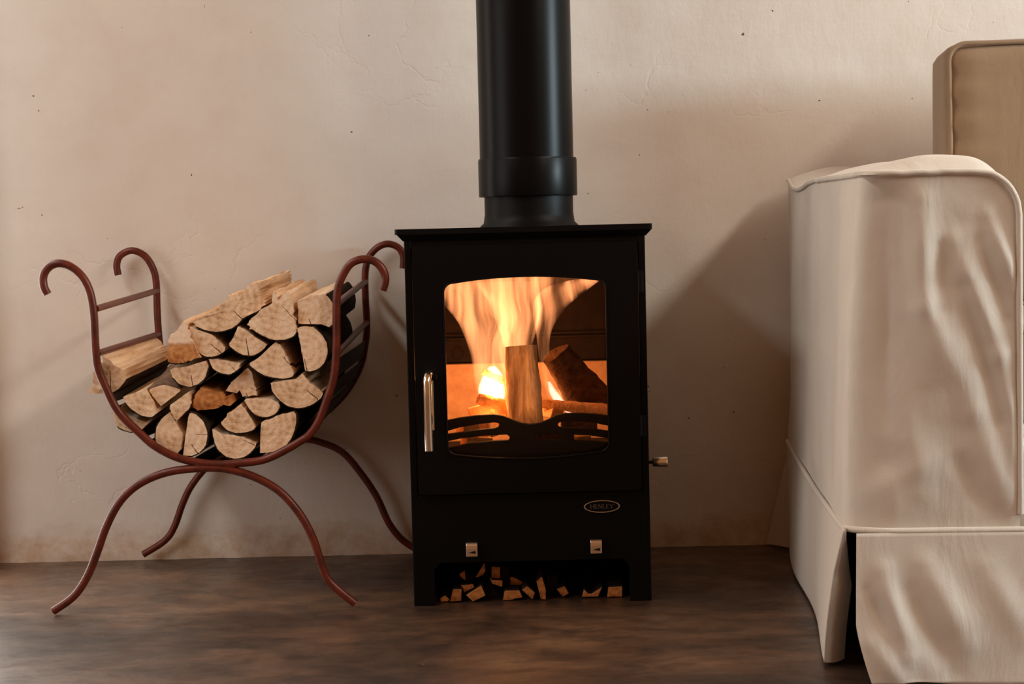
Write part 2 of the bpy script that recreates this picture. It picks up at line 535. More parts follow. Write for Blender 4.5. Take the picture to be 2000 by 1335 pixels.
# ------------------------------------------------------------------ the stove
SX0, SX1 = -0.1755, 0.2245
stove = thing('wood_stove', (0.0245, 0.19, 0), 'black steel wood-burning stove with a glazed door against plaster wall', 'stove')
SY = 0.385
FB0, FB1 = 0.235, 0.585      # firebox floor and ceiling


def build_stove():
    box('side_panel', (SX0, SX0 + .012), (0.0, SY), (0.0, .622), M_BLACK, stove, .0015)
    box('side_panel', (SX1 - .012, SX1), (0.0, SY), (0.0, .622), M_BLACK, stove, .0015)
    box('back_panel', (SX0 + .012, SX1 - .012), (SY - .01, SY), (0.0, .622), M_BLACK, stove)
    tp = plate('top_plate', rrect(-.1899, .2362, -.012, SY + .004, .006), [], 0, 1, M_BLACK, None)
    # lay the plate flat: rebuild as a rounded slab
    me = tp.data
    for v in me.vertices:
        x, y, z = v.co; v.co = (x - stove.location.x, z - stove.location.y, .6235 + .0095 * y)
    tp.parent = stove; tp.location = (0, 0, 0); bevel(tp, .0012)
    # moulding under the plate
    Vm = []; Fm = []
    for (e, z) in ((.011, .6235), (.0015, .613)):
        Vm += [(SX0 - e, -e * .7, z), (SX1 + e, -e * .7, z), (SX1 + e, SY, z), (SX0 - e, SY, z)]
    for k in range(4): Fm.append((k, (k + 1) % 4, 4 + (k + 1) % 4, 4 + k))
    Fm += [(0, 1, 2, 3), (7, 6, 5, 4)]
    fix_normals(mesh('moulding', Vm, Fm, M_BLACK, stove))
    box('roof_panel', (SX0 + .012, SX1 - .012), (0.002, SY - .01), (FB1, .6235), M_BLACK, stove)
    box('firebox_floor', (SX0 + .012, SX1 - .012), (0.002, SY - .01), (.20, FB0), M_CAST, stove)
    # ash front below the door, with an arched opening to the log store
    op = [(SX0 + .036, -.0005), (SX0 + .036, .060), (SX0 + .046, .072), (SX1 - .046, .072), (SX1 - .036, .060), (SX1 - .036, -.0005)]
    outl = [(SX0 + .012, 0.0), (SX0 + .036, 0.0)] + op[1:5] + [(SX1 - .036, 0.0), (SX1 - .012, 0.0), (SX1 - .012, .187), (SX0 + .012, .187)]
    plate('lower_front', outl, [], 0.0, .012, M_BLACK, stove, .001)
    box('log_store_shelf', (SX0 + .012, SX1 - .012), (.012, SY - .01), (.19, .20), M_BLACK, stove)
    # door
    win = rrect(-.1115, .1575, .2555, .5425, .016, 6, .0085, .0085)
    dr = plate('door', rrect(SX0 + .014, SX1 - .014, .19, .604, .004), [win], -.014, .004, M_BLACK, stove, .0022, 3)
    # raised lip round the window
    tube('window_rim', [(p[0], -.0145, p[1]) for p in win] + [(win[0][0], -.0145, win[0][1])], .0016, M_BLACK, dr, 8)
    gw = [(.023 + (p[0] - .023) * 1.06, .40 + (p[1] - .40) * 1.06) for p in win]
    plate('glass_pane', gw, [], .0045, .0085, M_GLASS, dr)
    # hinges
    for z in (.28, .52):
        lathe('hinge', [(.0055, z), (.0055, z + .035)], SX1 - .010, -.012, M_BLACK, dr, 16)
    # handle: bent tube
    hp = catmull([at(841, 733, -.014), at(838, 731, -.036), at(834, 741, -.050), at(834.5, 760, -.053), at(836, 820, -.053), at(838.5, 880, -.053)], 8)
    hd = tube('handle', hp, .0073, M_CHROME, dr, 20)
    box('handle_stem', (hp[0].x - .001, hp[0].x + .011), (-.042, -.0135), (hp[0].z - .006, hp[0].z + .004), M_BLACK, hd, .001)
    box('handle_strip', (-.1345, -.1315), (-.030, -.0135), (.300, .392), M_CHROME, hd, .001)  # thin chrome strip upright beside the handle tube
    # air control tabs with a teardrop mark
    for (px, py) in ((921.5, 1073.5), (1164.5, 1067.5)):
        c = at(px, py, -.012)
        w = .0095; prof = [(-.001, .0115), (-.009, .0110), (-.0125, .0075), (-.0130, .002), (-.0130, -.0112), (-.0105, -.0112), (-.0105, .002), (-.0100, .006), (-.008, .0085), (-.001, .009)]
        V = []; Fc = []
        for s in (-1, 1):
            V += [(c.x + s * w, yy, c.z + zz) for yy, zz in prof]
        n = len(prof)
        for k in range(n): Fc.append((k, (k + 1) % n, n + (k + 1) % n, n + k))
        Fc += [tuple(reversed(range(n))), tuple(range(n, 2 * n))]
        tb = fix_normals(mesh('air_control', V, Fc, M_NICKEL, stove)); bevel(tb, .0008)
        tear = []
        for k in range(16):
            a = -math.pi / 2 + math.pi * k / 15
            tear.append((c.x + .0045 + .0022 * math.cos(a), c.z - .0040 + .0024 * math.sin(a)))
        tear.append((c.x - .0060, c.z - .0046))
        plate('teardrop_mark', tear, [], -.0134, -.0128, M_CAST, tb)
    # side air knob
    k0 = at(1272, 902, .10)
    lathe('knob_rod', [(.0028, SX1 - .001), (.0028, k0.x + .006)], .10, k0.z, M_BLACK, stove, 16, 'X')
    lathe('side_knob', [(.0070, .2385), (.0075, .2395), (.0093, .262), (.0088, .2640), (.006, .2640)], .10, k0.z, M_CHROME, stove, 28, 'X')
    # flue spigot
    return dr


door = build_stove()
PX, PY = 0.0340, 0.222
lathe('flue_spigot', [(.088, .6325), (.0875, .6345), (.0815, .640), (.0792, .655), (.0792, .70)], PX + .002, PY, M_BLACK, stove, 64)
pipe = lathe('stove_pipe', [(.0835, .748), (.0835, 2.60)], PX, PY, M_PIPE, None, 72)
tag(pipe, 'tall satin black flue pipe rising from stove top', 'flue pipe')
lathe('pipe_sleeve', [(.0795, .686), (.0875, .6865), (.0880, .689), (.0880, .7500), (.0870, .7535), (.0836, .7535)], PX + .0012, PY, M_PIPE, pipe, 72)


def build_badge():
    c = at(1175.5, 988, -.001)
    e = lambda rx, rz, n=48: [(c.x + rx * math.cos(2 * math.pi * k / n), c.z + rz * math.sin(2 * math.pi * k / n)) for k in range(n)]
    bd = plate('badge', e(.0288, .0093), [], -.0030, .001, M_BLACK, stove)
    plate('badge_rim', e(.0302, .0106), [e(.0282, .0090)], -.0042, .0005, M_RIM, bd, .0004)
    # serif capitals H E N L E Y from strokes
    strokes = {
        'H': [((0, 0), (0, 1), .16), ((.8, 0), (.8, 1), .16), ((0, .5), (.8, .5), .09)],
        'E': [((.05, 0), (.05, 1), .16), ((0, .04), (.62, .04), .09), ((0, .96), (.6, .96), .09), ((0, .5), (.45, .5), .09)],
        'N': [((.02, 0), (.02, 1), .09), ((.82, 0), (.82, 1), .09), ((.02, 1), (.82, 0), .17)],
        'L': [((.05, 0), (.05, 1), .16), ((0, .04), (.62, .04), .09)],
        'Y': [((.42, 0), (.42, .48), .16), ((.42, .48), (.02, 1), .15), ((.42, .48), (.82, 1), .08)]}
    serif = {'H': [(0, 0), (0, 1), (.8, 0), (.8, 1)], 'E': [(.05, 0), (.05, 1)], 'N': [(.02, 0), (.02, 1), (.82, 1)],
             'L': [(.05, 0), (.05, 1)], 'Y': [(.42, 0), (.02, 1), (.82, 1)]}
    adv = {'H': 1.05, 'E': .88, 'N': 1.07, 'L': .86, 'Y': .9}
    size = .0068; word = 'HENLEY'
    tot = sum(adv[ch] for ch in word) - .1
    x = c.x - tot * size / 2; z0 = c.z - size / 2
    V = []; Fc = []

    def bar(a, b, w):
        a = Vector((a[0], a[1])); b = Vector((b[0], b[1])); d = (b - a).normalized(); n = Vector((-d.y, d.x)) * (w / 2)
        k = len(V)
        for yy in (-.0036, -.0028):
            for q in (a - n, b - n, b + n, a + n): V.append((x + q.x * size, yy, z0 + q.y * size))
        Fc.extend([(k, k + 1, k + 2, k + 3), (k + 7, k + 6, k + 5, k + 4)] + [(k + i, k + 4 + i, k + 4 + (i + 1) % 4, k + (i + 1) % 4) for i in range(4)])
    for ch in word:
        for s in strokes[ch]: bar(*s)
        for s in serif[ch]: bar((s[0] - .17, s[1]), (s[0] + .17, s[1]), .07)
        x += adv[ch] * size
    tag(fix_normals(mesh('lettering', V, Fc, M_LETTER, bd)), 'grey serif capitals reading HENLEY')


build_badge()


def build_firebox():
    zb = at(1120, 706, .33).z
    # back: fire brick below, ribbed sooty iron above
    box('fire_brick', (SX0 + .012, SX1 - .012), (.335, SY - .011), (FB0, zb), M_FIREBRICK, stove, .002)
    for x in ((SX0 + .012, SX0 + .030), (SX1 - .030, SX1 - .012)):
        box('fire_brick', x, (.02, .334), (FB0, zb), M_FIREBRICK, stove, .002)
    box('fireback', (SX0 + .012, SX1 - .012), (.345, SY - .011), (zb + .003, FB1), M_IRONBACK, stove, .002)
    for dz in (.045, .052):
        box('fireback_rib', (SX0 + .012, SX1 - .012), (.337, .346), (zb + dz, zb + dz + .004), M_IRONBACK, stove, .001)
    for x in ((SX0 + .012, SX0 + .024), (SX1 - .024, SX1 - .012)):
        box('side_iron', x, (.02, .334), (zb + .003, FB1), M_IRONBACK, stove, .001)
    c = at(895, 690, .344)
    ring = [(c.x + .010 * math.cos(k * math.pi / 12), .3445, c.z + .012 * math.sin(k * math.pi / 12)) for k in range(25)]
    tube('cast_emblem', ring, .0012, M_IRONBACK, stove, 6)
    # log guard
    y = .045
    P = lambda L: [(at(px, py, y).x, at(px, py, y).z) for px, py in L]
    outer = P([(866, 822), (900, 815), (935, 810.5), (965, 809), (982, 812), (1000, 819), (1018, 825.5), (1036, 828), (1055, 825.5), (1072, 818.5), (1088, 810.5), (1104, 807), (1135, 806.5), (1165, 808.5), (1194, 812),
               (1194, 905), (866, 905)])
    s1 = P([(868, 848), (868, 843), (900, 834), (935, 828), (965, 824.5), (973, 826), (975.5, 829.5), (973, 833.5), (965, 836), (935, 839), (900, 844)])
    s2 = P([(868, 863), (900, 856), (950, 850), (990, 848.5), (996, 853), (994, 859), (960, 861), (910, 867), (868, 875)])
    s3 = P([(1192, 842), (1165, 838), (1135, 836), (1105, 835.5), (1093, 834), (1089, 829.5), (1092, 825), (1100, 822.5), (1135, 823), (1165, 826.5), (1192, 832)])
    s4 = P([(1046, 847.5), (1096, 847), (1094, 858.5), (1047, 859)])
    s5 = P([(1121, 848.5), (1150, 850), (1192, 856), (1192, 864), (1160, 861), (1122, 859.5)])
    plate('log_guard', outer, [s1, s2, s3, s4, s5], y, y + .012, M_CAST, stove, .0015)


build_firebox()

# ------------------------------------------------------------------ fire logs, flames


def round_log(name, a, b, ra, rb, mat, label, cat, group=None, n=18, seg=14, squash=0.85, amp=0.003, endmat=None, seed=0):
    a, b = Vector(a), Vector(b)
    o_ = a
    d = (b - a).normalized()
    up = Vector((0, 1, 0)); u = (up - d * up.dot(d)).normalized(); w = d.cross(u)
    V = []; Fc = []; fm = []
    for i in range(seg + 1):
        t = i / seg; p = a + (b - a) * t; r = ra + (rb - ra) * t
        for k in range(n):
            th = 2 * math.pi * k / n
            rr = r * (1 + .10 * math.cos(3 * th + seed)) + amp * fbm((math.cos(th) * 2 + seed, math.sin(th) * 2, t * 5), 1.3, 3)
            V.append(p + u * (rr * squash * math.cos(th)) + w * (rr * math.sin(th)))
    for i in range(seg):
        for k in range(n):
            q = i * n + k; q2 = i * n + (k + 1) % n
            Fc.append((q, q2, q2 + n, q + n)); fm.append(0)
    Fc += [tuple(reversed(range(n))), tuple(range(seg * n, (seg + 1) * n))]; fm += [1, 1]
    o = mesh(name, V, Fc, [mat, endmat or mat], None, o_, True, fm)
    fix_normals(o); o.data.set_sharp_from_angle(angle=math.radians(48))
    return tag(o, label, cat, group)


FG = 'wood burning in the firebox'
round_log('fire_log', at(1030, 838, .10), at(1019, 675, .115), .0320, .0275, M_FLOG, 'brown barked log standing upright in the middle of the fire', 'log', FG, endmat=M_CHAR, seed=2)
round_log('fire_log', at(1160, 800, .23), at(1083, 690, .17), .043, .026, M_CHAR, 'dark charred log leaning beside the upright fire log', 'log', FG, squash=.6, seed=5)
round_log('fire_stick', at(1200, 806, .10), at(1045, 783, .155), .0085, .0085, M_STICK, 'thin glowing stick lying below the charred leaning log', 'stick', FG, 10, 10, seed=1)
round_log('fire_stick', at(1196, 797, .135), at(1110, 790, .16), .006, .006, M_STICK, 'short slim stick tucked over the longer glowing stick', 'stick', FG, 10, 8, seed=4)
round_log('fire_stick', at(934, 778, .13), at(1010, 802, .15), .010, .0125, M_STICK, 'pointed stick behind the foot of the upright fire log', 'stick', FG, 10, 10, seed=7)
round_log('fire_stick', at(943, 724, .19), at(1000, 752, .20), .0050, .0065, M_STICK, 'thin twig crossing the brightest part of the flames', 'twig', FG, 8, 8, seed=9)


def block(name, px, py, y, sx, sy, sz, rz, ry, mat, label, group):
    c = at(px, py, y)
    rot = Matrix.Rotation(rz, 3, 'Z') @ Matrix.Rotation(ry, 3, 'Y')
    V = []
    for a in (-1, 1):
        for b in (-1, 1):
            for d in (-1, 1):
                v = Vector((a * sx / 2 * random.uniform(.75, 1.05), b * sy / 2, d * sz / 2 * random.uniform(.8, 1.1)))
                V.append(c + rot @ v)
    f = [(0, 1, 3, 2), (4, 6, 7, 5), (0, 4, 5, 1), (2, 3, 7, 6), (0, 2, 6, 4), (1, 5, 7, 3)]
    o = fix_normals(mesh(name, V, f, mat, None, c)); bevel(o, .0025)
    return tag(o, label, 'wood block', group)


for (px, py, y, sx, sz, rz, ry, m) in ((915, 835, .09, .035, .03, .3, .1, M_EMBERBLOCK), (955, 835, .11, .03, .034, -.4, -.2, M_EMBERBLOCK), (930, 862, .085, .05, .022, .2, .1, M_EMBERBLOCK),
                                      (985, 805, .17, .05, .03, .4, .3, M_EMBERBLOCK), (945, 805, .17, .04, .03, -.3, -.3, M_EMBERBLOCK), (1070, 852, .10, .05, .022, .1, 0, M_CHAR), (1130, 832, .12, .07, .025, .1, .15, M_CHAR), (1135, 857, .09, .03, .018, .2, 0, M_EMBERBLOCK),
                                      (1075, 806, .16, .03, .02, .5, .2, M_EMBERBLOCK)):
    block('ember_block', px, py, y, sx, .05, sz, rz, ry, m, 'small chunk of wood glowing behind the black log guard' if m is M_EMBERBLOCK else 'charred chunk of wood behind the black log guard', 'embers behind the log guard')

fire = thing('fire', at(1010, 800, .2), 'orange and white flames spreading to the top of the stove window', 'fire')


def flame(name, rows, depth, mat):
    """rows: (px, py, width px, y)"""
    n = 24; V = []; Fc = []
    pts = catmull([Vector((r[0], r[1], r[2])) for r in rows], 6)
    ys = catmull([Vector((r[3], 0, 0)) for r in rows], 6)
    for i, (p, yy) in enumerate(zip(pts, ys)):
        c = at(p.x, p.y, yy.x); w = max(p.z, 2) / 1100 / 2
        dd = depth * min(1, .35 + w / .035)
        t = i / (len(pts) - 1)
        for k in range(n):
            th = 2 * math.pi * k / n
            wob = 1 + .12 * mnoise.noise(Vector((math.cos(th) * 1.5, math.sin(th) * 1.5 + p.x * .01, t * 5)))
            V.append(c + Vector((w * wob * math.cos(th), dd * wob * math.sin(th), 0)))
    for i in range(len(pts) - 1):
        for k in range(n):
            a = i * n + k; b = i * n + (k + 1) % n
            Fc.append((a, b, b + n, a + n))
    Fc += [tuple(reversed(range(n))), tuple(range((len(pts) - 1) * n, len(pts) * n))]
    o = mesh(name, V, Fc, mat, fire, smooth=True)
    return fix_normals(o)


MF = m_flame('flame_gas', (1.0, 0.34, 0.125), 40, 54, 4.0, .44, .63, .05)
MF2 = m_flame('flame_gas_soft', (1.0, 0.29, 0.09), 10, 42, 4, .42, .66, .02)
MFC = m_flame('flame_core', (1.0, 0.72, 0.62), 60, 20, 10, .2, .6, .5)
flame('flame', [(966, 800, 50, .20), (963, 765, 68, .20), (961, 720, 78, .20), (958, 680, 84, .20), (946, 640, 96, .20), (926, 600, 108, .19), (902, 568, 112, .18), (882, 545, 100, .17), (870, 530, 60, .16)], .040, MF)
flame('flame', [(1015, 720, 40, .22), (1012, 670, 60, .22), (1012, 630, 86, .22), (1010, 590, 120, .22), (1006, 560, 150, .21), (1000, 530, 170, .20)], .040, MF)
flame('flame', [(1098, 800, 18, .19), (1085, 775, 30, .19), (1070, 735, 26, .19), (1063, 690, 22, .19), (1062, 650, 30, .19), (1068, 615, 56, .19), (1082, 585, 80, .19), (1108, 562, 90, .19), (1140, 548, 70, .18), (1175, 540, 40, .17)], .030, MF)
flame('flame', [(862, 556, 6, .16), (900, 552, 30, .16), (900, 549, 60, .17)], .02, MF2)
flame('flame', [(1020, 680, 4, .24), (1020, 640, 60, .24), (1018, 590, 200, .24), (1018, 555, 290, .23), (1018, 530, 310, .22)], .035, MF2)
flame('flame', [(975, 740, 50, .23), (980, 690, 70, .23), (985, 640, 100, .23), (985, 590, 150, .23), (980, 550, 180, .22)], .03, MF2)
flame('flame_core', [(1112, 806, 10, .19), (1098, 790, 20, .19), (1082, 768, 18, .19), (1072, 745, 6, .19)], .018, MFC)
flame('flame_core', [(964, 796, 30, .20), (961, 775, 50, .20), (960, 752, 52, .20), (962, 730, 36, .20), (962, 715, 14, .20)], .025, MFC)

for i, (px, py, y, e) in enumerate(((958, 745, .15, 1.5), (1030, 600, .17, .4), (1085, 770, .20, 0.5), (955, 822, .12, 0.45), (1015, 700, .045, .10), (1030, 790, .050, .05))):  # last two: fill lamps added to brighten the front of the upright log
    l = bpy.data.lights.new('fire_glow_and_fill', 'POINT'); l.energy = e; l.color = (1.0, 0.36, 0.10); l.shadow_soft_size = .03
    o = bpy.data.objects.new('fire_glow_and_fill', l); place(o, fire, at(px, py, y))

# ------------------------------------------------------------------ log rack
RF, RB = 0.0, 0.452
ROD = 0.0068
rack = thing('log_rack', (-.53, .22, 0), 'red-brown wrought iron log rack with hooked uprights and arched legs', 'log rack')
FRONT = [(93, 574), (86, 560), (84.5, 541), (92, 525), (108, 515), (128, 516), (149, 528), (166, 548), (177, 575), (183, 612), (185, 650), (187, 685), (191, 717), (203, 748), (231, 803), (276, 848), (303, 871), (341, 891), (383, 902), (430, 906), (478, 903),
         (516, 897), (554, 880), (588, 860), (604, 848), (622, 822), (640, 775), (652, 734), (657, 676), (657, 618), (658, 580), (664, 550), (680, 520), (698, 508), (719, 506), (736, 513), (749, 529), (752.5, 547), (747, 567)]
REAR = [(231, 537), (228, 517), (235, 499), (257, 489), (281, 498), (297, 520), (305, 549), (307, 604), (310, 652), (314, 683), (320, 715), (332, 755), (357, 800), (395, 832), (440, 848), (490, 853), (540, 849), (590, 833), (632, 808), (668, 775), (693, 738),
        (707, 705), (711, 686), (716, 652), (716, 618), (714, 585), (713, 540), (716, 515), (723, 498), (739, 482), (759, 476), (779, 484), (788, 502), (787, 524)]


def rack_build():
    def up(L, y):
        out = []
        for px, py in L:
            p = at(px, py, y); p.z = max(p.z, ROD); out.append(p)
        return catmull(out, 5)
    fr = up(FRONT, RF); re = up(REAR, RB)
    tube('front_frame', fr, ROD, M_ROD, rack, 14)
    tube('rear_frame', re, ROD, M_ROD, rack, 14)
    tube('front_legs', up([(104, 1194), (144, 1164), (170, 1126), (189, 1080), (208, 1027), (235, 978), (273, 944), (326, 922), (387, 914), (440, 915), (497, 931), (546, 959), (584, 1001), (611, 1050), (629, 1105), (645, 1137), (694, 1183)], RF), ROD, M_ROD, rack, 14)
    tube('rear_legs', up([(280, 1082), (322, 1055), (341, 1027), (356, 985), (372, 951), (398, 917), (432, 886), (480, 868), (540, 858), (590, 857), (622, 862), (668, 882), (706, 925), (736, 970), (759, 1020), (782, 1050), (805, 1067), (826, 1078)], RB), ROD, M_ROD, rack, 14)
    wp = [at(383, 909, RF), at(460, 909, RF)]
    box('weld_plate', (wp[0].x, wp[1].x), (-.006, .006), (wp[0].z - .005, wp[0].z + .004), M_ROD, rack, .002)
    wp = [at(490, 861, RB), at(560, 859, RB)]
    box('weld_plate', (wp[0].x, wp[1].x), (RB - .006, RB + .006), (wp[0].z - .006, wp[0].z + .006), M_ROD, rack, .002)
    for a, b in (((187, 603), (307, 567)), ((190, 690), (310, 652)), ((658, 593), (714, 549)), ((656, 691), (716, 629))):
        tube('rung', [at(*a, RF), at(*b, RB)], .0058, M_ROD, rack, 12)
    # cradle slats from the front frame to the rear frame
    fi = [p for p in fr if p.z < at(190, 700, RF).z and True]
    ri = [p for p in re if p.z < at(312, 668, RB).z]

    def resample(L, n):
        d = [0]
        for a, b in zip(L, L[1:]): d.append(d[-1] + (b - a).length)
        out = []
        for k in range(n):
            s = d[-1] * (k + .5) / n
            j = max(i for i in range(len(d)) if d[i] <= s); j = min(j, len(L) - 2)
            t = (s - d[j]) / (d[j + 1] - d[j]); out.append((L[j].lerp(L[j + 1], t), (L[j + 1] - L[j]).normalized()))
        return out
    n = 15
    A = resample(fi, n); B = resample(ri, n)
    for (pa, ta), (pb, tb) in zip(A, B):
        V = []
        for p, t_ in ((pa, ta), (pb, tb)):
            nn = Vector((-t_.z, 0, t_.x)) if t_.x > 0 else Vector((-t_.z, 0, t_.x))
            for s, q in ((-1, -1), (1, -1), (1, 1), (-1, 1)):
                V.append(p + t_ * (s * .0155) + nn * (q * .0015))
        o = fix_normals(mesh('cradle_slat', V, [(0, 1, 2, 3), (7, 6, 5, 4), (0, 4, 5, 1), (1, 5, 6, 2), (2, 6, 7, 3), (3, 7, 4, 0)], M_SLAT, rack))
    return fr, re


rack_build()

# ------------------------------------------------------------------ split logs
LG = 'split logs in the iron rack'
# outline in photograph pixels of the sawn end, index range of the bark side, pith pixel, front y, colours, label
LOGS = [
    ([(376, 628), (412, 609), (439, 587), (452, 574), (477, 574), (484, 556), (495, 552), (512, 557), (508, 574), (520, 587), (506, 607), (477, 619), (466, 632), (452, 642), (426, 649), (399, 645), (381, 637)], (10, 16), (440, 590), .012, 0, 3.0,
     'large half-round log with a ragged torn top edge crowning the stack'),
    ([(481, 628), (531, 590), (533, 571), (539, 571), (544, 585), (560, 566), (568, 581), (576, 616), (579, 655), (556, 664), (531, 664), (507, 653), (489, 641)], (8, 12), (545, 590), .006, 0, 2.5,
     'wedge-shaped log with splintered upright tips on top of the stack'),
    ([(581, 587), (608, 576), (637, 574), (651, 592), (653, 630), (644, 639), (628, 634), (582, 632)], (2, 5), (595, 605), .014, 0, 1.0,
     'squarish log with dark bark leaning against the rung by the stove'),
    ([(580, 641), (590, 637), (614, 639), (628, 652), (639, 670), (641, 688), (635, 707), (621, 722), (596, 727), (592, 702), (585, 666)], (2, 8), (592, 685), .004, 0, 1.0,
     'upright half-round log with a dark slot under the squarish log'),
    ([(464, 637), (477, 642), (498, 657), (522, 673), (513, 684), (495, 695), (473, 693), (455, 682), (446, 673), (457, 655)], (4, 8), (478, 645), .010, 0, 1.0,
     'small pale fan-shaped log below the large torn log'),
    ([(538, 667), (547, 672), (561, 698), (577, 735), (552, 740), (520, 735), (502, 725), (484, 711), (504, 698)], (3, 7), (540, 680), .012, 0, 1.0,
     'cleft log with a sharp apex and one radial crack beneath the splintered wedge'),
    ([(369, 637), (383, 643), (412, 653), (440, 679), (437, 688), (421, 696), (401, 697), (385, 686), (374, 666)], (4, 8), (395, 655), .010, 0, 1.0,
     'smooth half-round log touching the log with the orange face'),
    ([(359, 626), (367, 635), (374, 656), (391, 697), (362, 709), (341, 710), (325, 706), (325, 688), (331, 659), (347, 641)], (4, 6), (350, 690), .004, 1, 2.5,
     'log with a white splintered top and an orange-brown face'),
    ([(331, 723), (338, 718), (356, 717), (403, 704), (407, 718), (401, 738), (388, 750), (370, 756), (349, 750), (338, 737)], (4, 9), (372, 718), .010, 0, 1.0,
     'half-round log with a dark dot directly under the orange-faced splintered log'),
    ([(407, 700), (421, 700), (469, 710), (465, 722), (448, 732), (430, 728), (414, 719)], (3, 6), (440, 702), .014, 0, 1.0,
     'shallow crescent log in the middle of the stack'),
    ([(484, 717), (492, 726), (500, 758), (503, 772), (474, 773), (465, 756), (462, 768), (441, 763), (451, 746)], (9, 9), (475, 750), .030, 0, 1.5,
     'forked brown splinter of log with a notch in its lower edge'),
    ([(528, 748), (552, 743), (577, 740), (591, 728), (605, 746), (634, 767), (625, 780), (605, 793), (582, 798), (559, 792), (540, 776), (530, 762)], (5, 11), (582, 745), .008, 0, 1.0,
     'broad fan-shaped log with bold growth rings resting on the cradle'),
    ([(476, 781), (492, 780), (531, 779), (545, 786), (547, 794), (540, 807), (522, 815), (501, 812), (487, 799)], (3, 8), (512, 780), .010, 0, 1.0,
     'small rough half-round log between the wedge and the broad fan-shaped log'),
    ([(470, 788), (482, 802), (502, 839), (464, 847), (443, 840), (430, 826), (441, 815), (445, 806), (454, 802)], (2, 5), (468, 805), .010, 0, 1.0,
     'small triangular log with a long dark central crack'),
    ([(392, 757), (432, 768), (439, 778), (452, 770), (458, 785), (450, 793), (437, 790), (425, 798), (385, 801), (375, 793), (379, 772)], (9, 9), (410, 785), .012, 2, 1.5,
     'rich orange heartwood log with a knobbly broken end'),
    ([(289, 760), (320, 750), (356, 761), (338, 775), (314, 793), (300, 776)], (0, 2), (315, 795), .016, 3, 1.0,
     'tan wedge log with a broad grey-brown bark back'),
    ([(240, 775), (283, 760), (297, 783), (306, 807), (296, 815), (276, 812), (255, 798), (245, 786)], (4, 7), (285, 768), .004, 0, 1.0,
     'rough speckled quarter log next to the wedge with the grey bark back'),
    ([(217, 803), (230, 792), (253, 811), (291, 826), (276, 840), (253, 844), (228, 833)], (4, 6), (250, 815), .020, 0, 1.0,
     'flat slab log lowest behind the front hoop away from the stove'),
    ([(201, 697), (239, 717), (249, 740), (230, 761), (215, 769), (172, 765), (186, 720)], (2, 4), (215, 710), .020, 0, 2.5,
     'stout log with a shredded peach-coloured top leaning on the hoop away from stove'),
    ([(371, 763), (373, 787), (367, 800), (359, 807), (345, 822), (334, 808), (331, 791), (352, 776)], (8, 8), (350, 795), .006, 0, 1.2,
     'small angular chip of a log beside the orange heartwood log'),
    ([(331, 804), (339, 817), (357, 847), (354, 877), (345, 887), (325, 885), (308, 874), (303, 856), (305, 833), (316, 816)], (4, 9), (345, 850), .012, 0, 1.0,
     'quarter log with a hollow shadowed side at the bottom of cradle'),
    ([(369, 803), (384, 809), (399, 824), (406, 847), (403, 869), (390, 884), (375, 890), (357, 890), (361, 861)], (0, 6), (362, 850), .004, 0, 1.0,
     'bright half-moon log standing on its edge at the bottom of cradle'),
    ([(414, 838), (432, 848), (460, 850), (483, 857), (503, 867), (491, 883), (476, 893), (460, 896), (441, 892), (425, 878), (417, 861)], (4, 10), (460, 852), .008, 0, 1.3,
     'peach half-round log with a nibbled top edge at the lowest point of cradle'),
    ([(510, 825), (545, 810), (578, 803), (579, 822), (575, 843), (564, 865), (545, 880), (522, 884), (507, 885), (508, 850)], (2, 7), (515, 830), .004, 0, 1.0,
     'large squared quarter log with visible saw marks at bottom beside the peach log'),
]
TILT = {15: (.0, .052)}


def resample_outline(P, sub, rag, seed):
    out = []; idx = []
    n = len(P)
    for i in range(n):
        a, b = P[i], P[(i + 1) % n]
        for k in range(sub):
            t = k / sub; out.append(Vector((a.x + (b.x - a.x) * t, a.z + (b.z - a.z) * t))); idx.append(i)
    return out, idx


